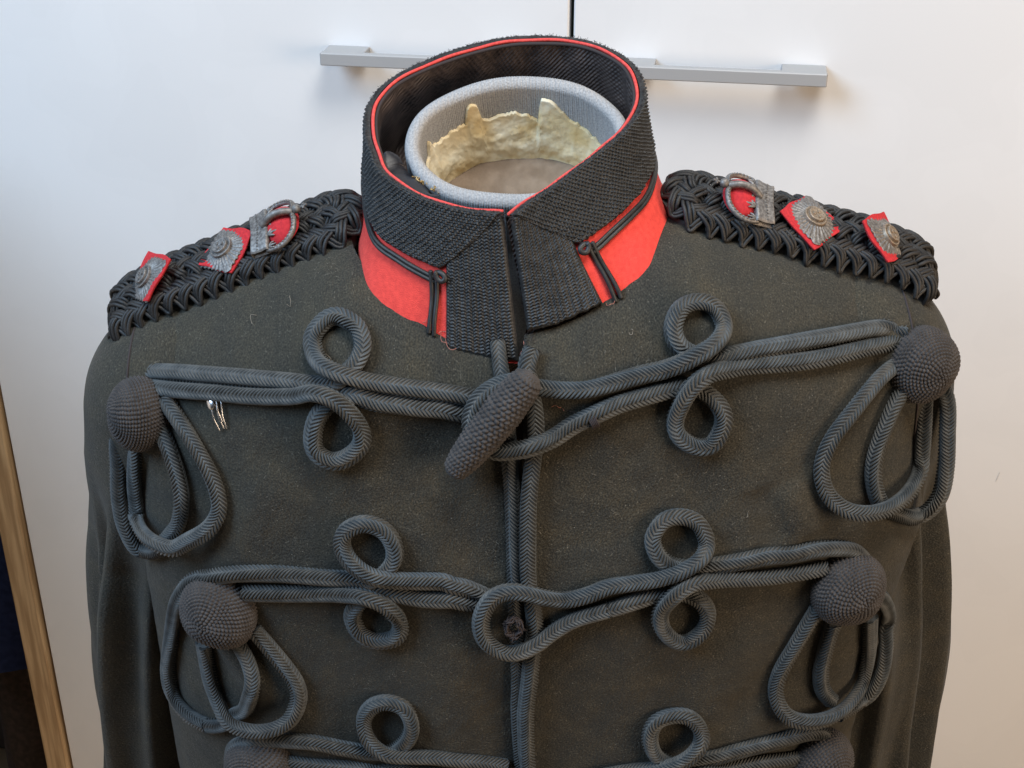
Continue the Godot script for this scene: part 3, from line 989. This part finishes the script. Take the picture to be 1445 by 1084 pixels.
func make_threads() -> void:
	# stray ends of thread caught on the cloth: x, y, size, colour
	for t in [[-.098, .010, 5.0, "pale_thread"], [-.103, .018, 3.0, "pale_thread"], [-.0365, .0245, 4.5, "pink_thread"], [-.0315, .0225, 4.0, "pink_thread"], [-.0220, .0190, 3.0, "pink_thread"], [-.0405, .0262, 7.0, "pink_thread"], [-.0345, .0225, 6.0, "pink_thread"], [-.046, .0285, 4.0, "pink_thread"], [-.206, -.093, 2.8, "dark_thread"], [-.139, .027, 3.5, "pale_thread"],
			[.027, -.0145, 4.5, "pink_thread"], [.033, -.0175, 3.5, "dark_thread"], [.016, -.047, 3.5, "pale_thread"], [.052, .0325, 3.5, "pink_thread"], [.149, .004, 3.0, "pale_thread"], [.063, .020, 3.0, "pale_thread"], [-.120, .033, 3.2, "pale_thread"], [.005, .012, 4.0, "pink_thread"], [.125, -.09, 2.5, "pale_thread"], [-.06, -.11, 2.2, "pale_thread"], [.011, -.085, 3.0, "pale_thread"], [.0, -.105, 2.5, "pink_thread"], [.008, -.165, 2.5, "pale_thread"]]:
		var c := PackedVector3Array()
		var d := Vector2.from_angle(rng.randf() * TAU)
		var p := Vector2(t[0], t[1])
		for i in 6:
			c.append(on_chest(p.x, p.y, 0.0006 + rng.randf() * 0.0022))
			d = d.rotated(rng.randf_range(-0.2, 1.2))
			p += d * t[2] * 0.00034
		var s := Shape.new()
		s.tube(spline(c, 0.0002), 0.00014, 5)
		put("loose_thread", s, M[t[3]], jacket)
	# frayed ends at the front corners of the collar
	var fray := Shape.new()
	for k in 70:
		var o := on_chest(.0105 + rng.randfn() * 0.002, .0185 + rng.randfn() * 0.0015, 0.0015) if k < 40 else collar(0.0 if k % 2 else 1.0, 0.97 + rng.randf() * 0.03, 0.0015)
		var d := Vector3(rng.randfn(), rng.randfn() - 0.4, absf(rng.randfn()) + 0.2).normalized() * rng.randf_range(0.0012, 0.0040)
		fray.tube(spline(PackedVector3Array([o, o + d * 0.5 + Vector3(rng.randfn(), rng.randfn(), rng.randfn()) * 0.0005, o + d]), 0.0004), 0.00017, 4, 0.6)
	put("frayed_corner", fray, M.dark_thread, jacket).set_meta("kind", "stuff")
	# the frayed core of a missing toggle inside the second loop
	var s2 := Shape.new()
	for k in 26:
		var c := PackedVector3Array()
		var a := rng.randf() * TAU
		for i in 9:
			a += rng.randf_range(0.3, 1.0)
			var r := 0.0030 + 0.0030 * rng.randf()
			c.append(on_chest(-.0078 + cos(a) * r, -.1445 + sin(a) * r * 1.2, 0.0075 + 0.0050 * rng.randf()))
		s2.tube(spline(c, 0.0003), 0.00046, 5)
	for k in 14:
		var a := rng.randf() * TAU
		var o := on_chest(-.0078 + cos(a) * 0.003, -.1445 + sin(a) * 0.003, 0.009 + 0.003 * rng.randf())
		var d := Vector3(cos(a), sin(a), rng.randf_range(-0.2, 0.9)) * rng.randf_range(0.0025, 0.005)
		s2.tube(spline(PackedVector3Array([o, o + d * 0.5 + Vector3(rng.randfn(), rng.randfn(), 0.5) * 0.0007, o + d]), 0.0005), 0.00032, 5, 0.6)
	put("frayed_stub", s2, M.dark_thread, jacket)
	# wrapped repair on the lower cord of the first row, and the torn cloth above it
	s2 = Shape.new()
	for k in 5:
		var o := on_chest(.0405 + k * 0.0007, -.0192 + k * 0.0003, 0.0040)
		var ring := PackedVector3Array()
		for i in 22:
			var a := TAU * i / 20
			ring.append(o + Vector3(sin(a) * 0.0006 - 0.0016 * cos(a), cos(a) * 0.0044, sin(a) * 0.0048))
		s2.tube(ring, 0.0005, 5)
	put("thread_wrapping", s2, M.dark_thread, jacket)

func make_jacket() -> void:
	jacket = thing("dress_jacket", "dark wool military jacket with red collar and black braided cords, on a dress form", "jacket")
	jacket.rotation.z = deg_to_rad(3.3)
	put("front_panel", front_panel(false), M.wool, jacket)
	put("front_panel", front_panel(true), M.wool, jacket)
	put("back_panel", back_panel(), M.wool, jacket)
	put("sleeve", sleeve(-1.0), M.wool, jacket)
	put("sleeve", sleeve(1.0), M.wool, jacket)
	for sd in [-1.0, 1.0]:
		var sm := Shape.new()
		var sp := PackedVector3Array()
		for i in 40:
			var y := lerpf(0.012, -0.12, i / 39.0)
			var x: float = sd * interp(-y, [-0.012, 0.03, 0.12], [0.219, 0.224, 0.230]) + 0.003
			var q := sleeve_ring(sd, y)
			var k := (1.0 if y < -0.032 else sqrt(1 - pow((y + 0.032) / 0.054, 2)))
			var front := q[1] + q[3] * k * sqrt(maxf(0, 1 - pow((x - q[0]) / (q[2] * k), 2)))
			sp.append(Vector3(x, y, maxf(chest(x, y), front) + 0.0003))
		sm.tube(sp, 0.0007, 6)
		put("armhole_seam", sm, M.dark_thread, jacket)
	make_collar()
	make_cords()
	make_knots()
	for sd in [-1.0, 1.0]: shoulder_strap(sd)
	crown_badge(-1.0, 0.27, 0.001, 1.42, 0.10, "metal crown badge over red cloth, on the strap at the picture's left")
	star_badge(-1.0, 0.49, 0.002, 0.0195, 0.10, 0.12, "grey metal star on bright red cloth, beside the left strap's crown")
	star_badge(-1.0, 0.80, 0.002, 0.0195, -0.05, 0.38, "worn grey metal star nearest the sleeve on the left strap")
	crown_badge(1.0, 0.24, 0.001, 1.42, 0.10, "brownish metal crown badge over red cloth, on the strap at the picture's right")
	star_badge(1.0, 0.50, 0.002, 0.0205, 0.12, 0.10, "brownish metal star beside the right strap's crown")
	star_badge(1.0, 0.78, 0.002, 0.0195, 0.05, 0.45, "brownish metal star nearest the sleeve on the right strap")
	make_threads()

# ---------------------------------------------------------------- the other things
func form_point(a: float, out: float, down: float) -> Vector3:   # a = 0 at the back; out from the rim's centre line, down along the neck
	var y := 0.1065
	var z := -0.0885
	var rx := 0.0580 + out
	var rz := 0.0385 + out
	var q := Vector3(0.0085 + rx * sin(a), y, z - rz * cos(a))
	q.y = y - 0.55 * (q.z - z)
	return q - Vector3(0, 0.876, 0.482) * down

func make_dress_form() -> void:
	var t := thing("dress_form", "hollow grey jersey neck with yellowed foam inside, standing within the jacket's collar", "dress form")
	t.rotation.z = deg_to_rad(3.3)
	var p := PackedVector3Array()
	var nu := 1040
	var prof := [[0.040, 0.092], [0.020, 0.075], [0.0095, 0.060], [0.0041, 0.04], [0.0041, 0.012]]
	for k in 13:
		var an := PI * k / 12
		prof.append([0.0041 * cos(an), 0.0037 - 0.0041 * sin(an)])
	for k in 8: prof.append([-0.0043 - 0.0005 * k, 0.008 + k * 0.0068])
	for i in nu:
		var a := TAU * i / nu
		for q in prof:
			var w := 0.00025 * sin(a * 5 + q[1] * 90) + 0.00013 * sin(a * 260)
			p.append(form_point(a, q[0] + w, q[1] + 0.0004 * sin(a * 7)))
	var s := Shape.new()
	s.grid(p, nu, prof.size(), true, false, true)
	var neck := put("neck", s, M.jersey, t)
	# torn edge of the foam: high tongues where it still clings to the jersey
	var edge := func(a: float) -> float:
		var e := interp(a, [-PI, -1.75, -1.32, -1.24, -1.16, -1.0, -0.70, -0.60, -0.55, -0.43, -0.39, -0.36, 0.0, 0.18, 0.25, 0.27, 0.36, 0.46, 0.62, 0.85, 1.1, 1.35, 1.5, PI], [0.030, 0.030, 0.021, 0.012, 0.020, 0.021, 0.020, 0.020, 0.008, 0.008, 0.020, 0.0215, 0.0190, 0.0230, 0.0250, 0.0095, 0.0085, 0.0125, 0.0200, 0.0230, 0.0265, 0.0290, 0.030, 0.030])
		return e + 0.0006 * sin(a * 41) + 0.0012 * fine.get_noise_1d(a * 900) + 0.0010 * fine.get_noise_1d(a * 3600 + 77)
	p = PackedVector3Array()
	var na := 300
	var nd := 40
	for i in na:
		var a := lerpf(-PI, PI, float(i) / (na - 1))
		var top: float = edge.call(a)
		for j in range(-1, nd):
			var w := float(maxi(j, 0)) / (nd - 1)
			var d := lerpf(top, 0.058, w)
			var lump := fine.get_noise_3d(sin(a) * 60, cos(a) * 60, d * 1500) * 0.0012 + fine.get_noise_3d(sin(a) * 120, cos(a) * 120, d * 2600) * 0.0004
			var thick := (0.0006 + 0.0034 * smoothstep(0.0, 0.6, w) + lump * smoothstep(0.0, 0.35, w)) if j >= 0 else -0.0010
			p.append(form_point(a, -0.0056 - thick - (d - 0.01) * 0.06, d))
	s = Shape.new()
	s.grid(p, na, nd + 1, false, false, true)
	put("foam_lining", s, M.foam, neck)
	p = PackedVector3Array()
	for i in 24:
		for j in 80:
			var w := i / 23.0
			var q := form_point(TAU * j / 80, -0.0085, 0.050).lerp(form_point(TAU * j / 80, -0.0085, 0.050).lerp(form_point(TAU * j / 80 + PI, -0.0085, 0.050), 0.5), 1 - w)
			p.append(q + Vector3(0, 0.0016 * fine.get_noise_2d(q.x * 900, q.z * 900), 0))
	s = Shape.new()
	s.grid(p, 24, 80, false, true)
	put("inner_plug", s, M.plug, neck)

func make_safety_pin() -> void:
	var t := thing("safety_pin", "small bright steel safety pin fastened under the top cord at the left", "safety pin")
	t.rotation.z = deg_to_rad(3.3)
	var at := func(x: float, y: float, o: float) -> Vector3: return on_chest(-.1630 + x, -.0155 + y, o)
	var s := Shape.new()
	var p := PackedVector3Array()
	for i in 14:
		var w := i / 13.0
		for j in 20:
			var a := TAU * j / 20
			var r := sqrt(maxf(0.0, sin(PI * clampf(w, 0.0, 1.0)))) * (1.0 if w > 0.3 else 0.9)
			p.append(at.call(-0.0016 + cos(a) * 0.0026 * r, 0.0052 - w * 0.0072, 0.0042) + Vector3(0, 0, sin(a) * 0.0017 * r))
	s.grid(p, 14, 20, false, true)
	put("clasp", s, M.bright_steel, t)
	for w in [[-0.0015, 0.0, 0.0012, -0.0118, 0.0040], [0.0010, 0.001, 0.0034, -0.0108, 0.0030], [0.0024, 0.0035, 0.0040, -0.0070, 0.0048], [0.0040, 0.0030, 0.0050, -0.0105, 0.0030]]:
		s = Shape.new()
		s.tube(PackedVector3Array([at.call(w[0], w[1], w[4]), at.call((w[0] + w[2]) / 2 + 0.0002, (w[1] + w[3]) / 2, w[4] + 0.0006), at.call(w[2], w[3], w[4] - 0.0018)]), 0.00045, 8)
		put("wire", s, M.bright_steel, t)

func make_wardrobe() -> void:
	var t := thing("wardrobe", "white two-door wardrobe with slim aluminium bar handles behind the jacket", "wardrobe")
	t.position = Vector3(0.055, 0, -0.5)
	t.rotation.y = deg_to_rad(-9.1)
	for d in [0, 1]:
		var a0 := -0.575 if d == 0 else -0.0045
		var a1 := -0.0085 if d == 0 else 0.62
		var s := Shape.new()
		s.box(Vector3(a0, -1.25, -0.019), Vector3(a1, 0.62, 0.0), 0.0012)
		var door := put("door", s, M.white_board, t)
		door.set_meta("label", "left white wardrobe door" if d == 0 else "right white wardrobe door with faint scuffs")
		s = Shape.new()
		var h0 := -0.213 if d == 0 else 0.0285
		var h1 := -0.0395 if d == 0 else 0.2015
		s.box(Vector3(h0, 0.0337, 0.021), Vector3(h1, 0.0442, 0.029), 0.0008)
		for e in [[h0, h0 + 0.036], [h1 - 0.036, h1]]:
			s.box(Vector3(e[0] + 0.0002, 0.0392, 0.0), Vector3(e[1] - 0.0002, 0.0437, 0.0209), 0.0006)
		put("handle", s, M.aluminium, door)
		if d == 1:
			for m in [[0.3165, -0.174, 0.0016, 0.0085, 0.25], [0.311, -0.190, 0.0006, 0.007, 0.35], [0.392, -0.326, 0.0008, 0.0055, 0.2]]:
				s = Shape.new()
				var pp := PackedVector3Array()
				for i in 12:
					var w := i / 11.0 * 2 - 1
					for q in [-1.0, 0.0, 1.0]:
						pp.append(Vector3(m[0] + w * m[3] * m[4] + q * m[2] * (1 - w * w) * (0.6 + 0.4 * sin(i * 2.3)), m[1] + w * m[3], 0.0005 if q == 0.0 else 0.0002))
				s.grid(pp, 12, 3)
				put("scuff_mark", s, M.scuff, door)
	var c := Shape.new()
	c.box(Vector3(-0.575, -1.25, -0.40), Vector3(0.62, 0.62, -0.022), 0.001)
	put("carcass", c, M.gasket, t)

func make_chest() -> void:   # stands left of the frame and keeps the window's light off the lower wardrobe door
	var t := thing("tall_chest", "tall white chest of drawers standing left of the jacket, outside the frame", "chest of drawers")
	t.position = Vector3(-0.87, -1.25, -0.05)
	var s := Shape.new()
	s.box(Vector3(-0.2, 0.0, -0.34), Vector3(0.2, 1.34, 0.34), 0.002)
	put("body", s, M.white_board, t)
	for k in 4:
		s = Shape.new()
		s.box(Vector3(0.202, 0.06 + k * 0.32, -0.33), Vector3(0.218, 0.36 + k * 0.32, 0.33), 0.002)
		put("drawer", s, M.white_board, t)

func make_floor() -> void:
	var s := Shape.new()
	s.flat(Vector3(-3.5, -1.252, 3.5), Vector3(3.5, -1.252, 3.5), Vector3(3.5, -1.252, -1.6), Vector3(-3.5, -1.252, -1.6))
	var o := put("floor", s, M.floor_wood, self)
	o.set_meta("kind", "structure")
	o.set_meta("label", "wooden floor below the jacket and wardrobe")

func make_cupboard() -> void:
	var t := thing("open_cupboard", "open cupboard with an oak-edged side panel at the left of the white wardrobe", "cupboard")
	t.position = Vector3(0.055, 0, -0.5)
	t.rotation.y = deg_to_rad(-9.1)
	var s := Shape.new()
	s.box(Vector3(-0.6055, -1.25, -0.45), Vector3(-0.5790, 0.62, 0.004), 0.0015)
	put("side_panel", s, M.oak, t)
	s = Shape.new()
	s.box(Vector3(-1.05, -1.25, -0.47), Vector3(-0.607, 0.62, -0.452), 0.001)
	put("back_panel", s, M.dark_board, t)
	s = Shape.new()
	s.box(Vector3(-1.075, -1.25, -0.45), Vector3(-1.052, 0.62, 0.004), 0.001)
	put("side_panel", s, M.dark_board, t)
	s = Shape.new()
	s.box(Vector3(-1.05, -0.05, -0.45), Vector3(-0.607, -0.03, 0.0), 0.001)
	put("shelf", s, M.dark_board, t)
	for g in [[-0.60, -0.80, -0.05, "blue_cloth", "dark blue cloth garment hanging behind the oak edge", "garment"], [-0.76, -1.18, -0.10, "brown_cloth", "dark brown cloth hanging below the blue garment in the cupboard", "cloth"]]:
		var k := thing("hanging_garment" if g[3] == "blue_cloth" else "hanging_cloth", g[4], g[5])
		k.position = t.position
		k.rotation = t.rotation
		var sh := Shape.new()
		var p := PackedVector3Array()
		var top := -0.34 if g[3] == "blue_cloth" else -0.775
		for i in 60:
			for j in 40:
				var a := TAU * i / 60
				var w := j / 39.0
				var y := lerpf(top, g[1] if g[3] == "blue_cloth" else -1.15, w)
				var k2 := sqrt(minf(1.0, w * 6 + 0.02)) * (1 + 0.10 * sin(a * 6 + w * 3))
				p.append(Vector3(-0.715 + cos(a) * 0.100 * k2, y, -0.16 + g[2] + sin(a) * 0.08 * k2))
		sh.grid(p, 60, 40, true, false)
		put("cloth", sh, M[g[3]], k)

func _ready() -> void:
	rng.seed = 7
	fine.noise_type = FastNoiseLite.TYPE_SIMPLEX_SMOOTH
	fine.frequency = 0.05
	fine.seed = 3

	var cam := Camera3D.new()
	cam.name = "camera"
	cam.fov = 30.32
	cam.near = 0.05
	cam.far = 30.0
	cam.position = Vector3(0, sin(deg_to_rad(PITCH)), cos(deg_to_rad(PITCH))) * DISTANCE
	cam.rotation.x = -deg_to_rad(PITCH)
	add_child(cam)
	cam.current = true

	var we := WorldEnvironment.new()
	var env := Environment.new()
	env.background_mode = Environment.BG_COLOR
	env.background_color = Color(0.22, 0.215, 0.21)
	env.tonemap_mode = Environment.TONE_MAPPER_LINEAR
	env.tonemap_exposure = 1.08
	env.sdfgi_enabled = true
	env.ssao_enabled = true
	env.ssil_enabled = true
	we.environment = env
	add_child(we)
	lamp("window_light", Vector3(-1.4, 1.35, 0.7), Vector3(0.0, -0.05, -0.25), Vector2(1.0, 1.2), Color(0.74, 0.87, 1.0), 4.6)
	lamp("ceiling_light", Vector3(0.3, 1.6, 0.45), Vector3(0.0, 0, -0.2), Vector2(0.7, 0.7), Color(1.0, 0.98, 0.95), 2.5)
	lamp("room_light", Vector3(1.5, 0.15, 0.9), Vector3(0, -0.1, -0.2), Vector2(0.8, 0.8), Color(1.0, 0.88, 0.75), 1.9)

	make_materials()
	make_floor()
	make_wardrobe()
	make_cupboard()
	make_chest()
	make_dress_form()
	make_jacket()
	make_safety_pin()

func lamp(called: String, at: Vector3, to: Vector3, size: Vector2, color: Color, energy: float) -> void:
	var l := AreaLight3D.new()
	l.name = called
	l.area_size = size
	l.light_color = color
	l.light_energy = energy
	l.shadow_enabled = true
	l.light_size = 0.5
	add_child(l)
	l.look_at_from_position(at, to)
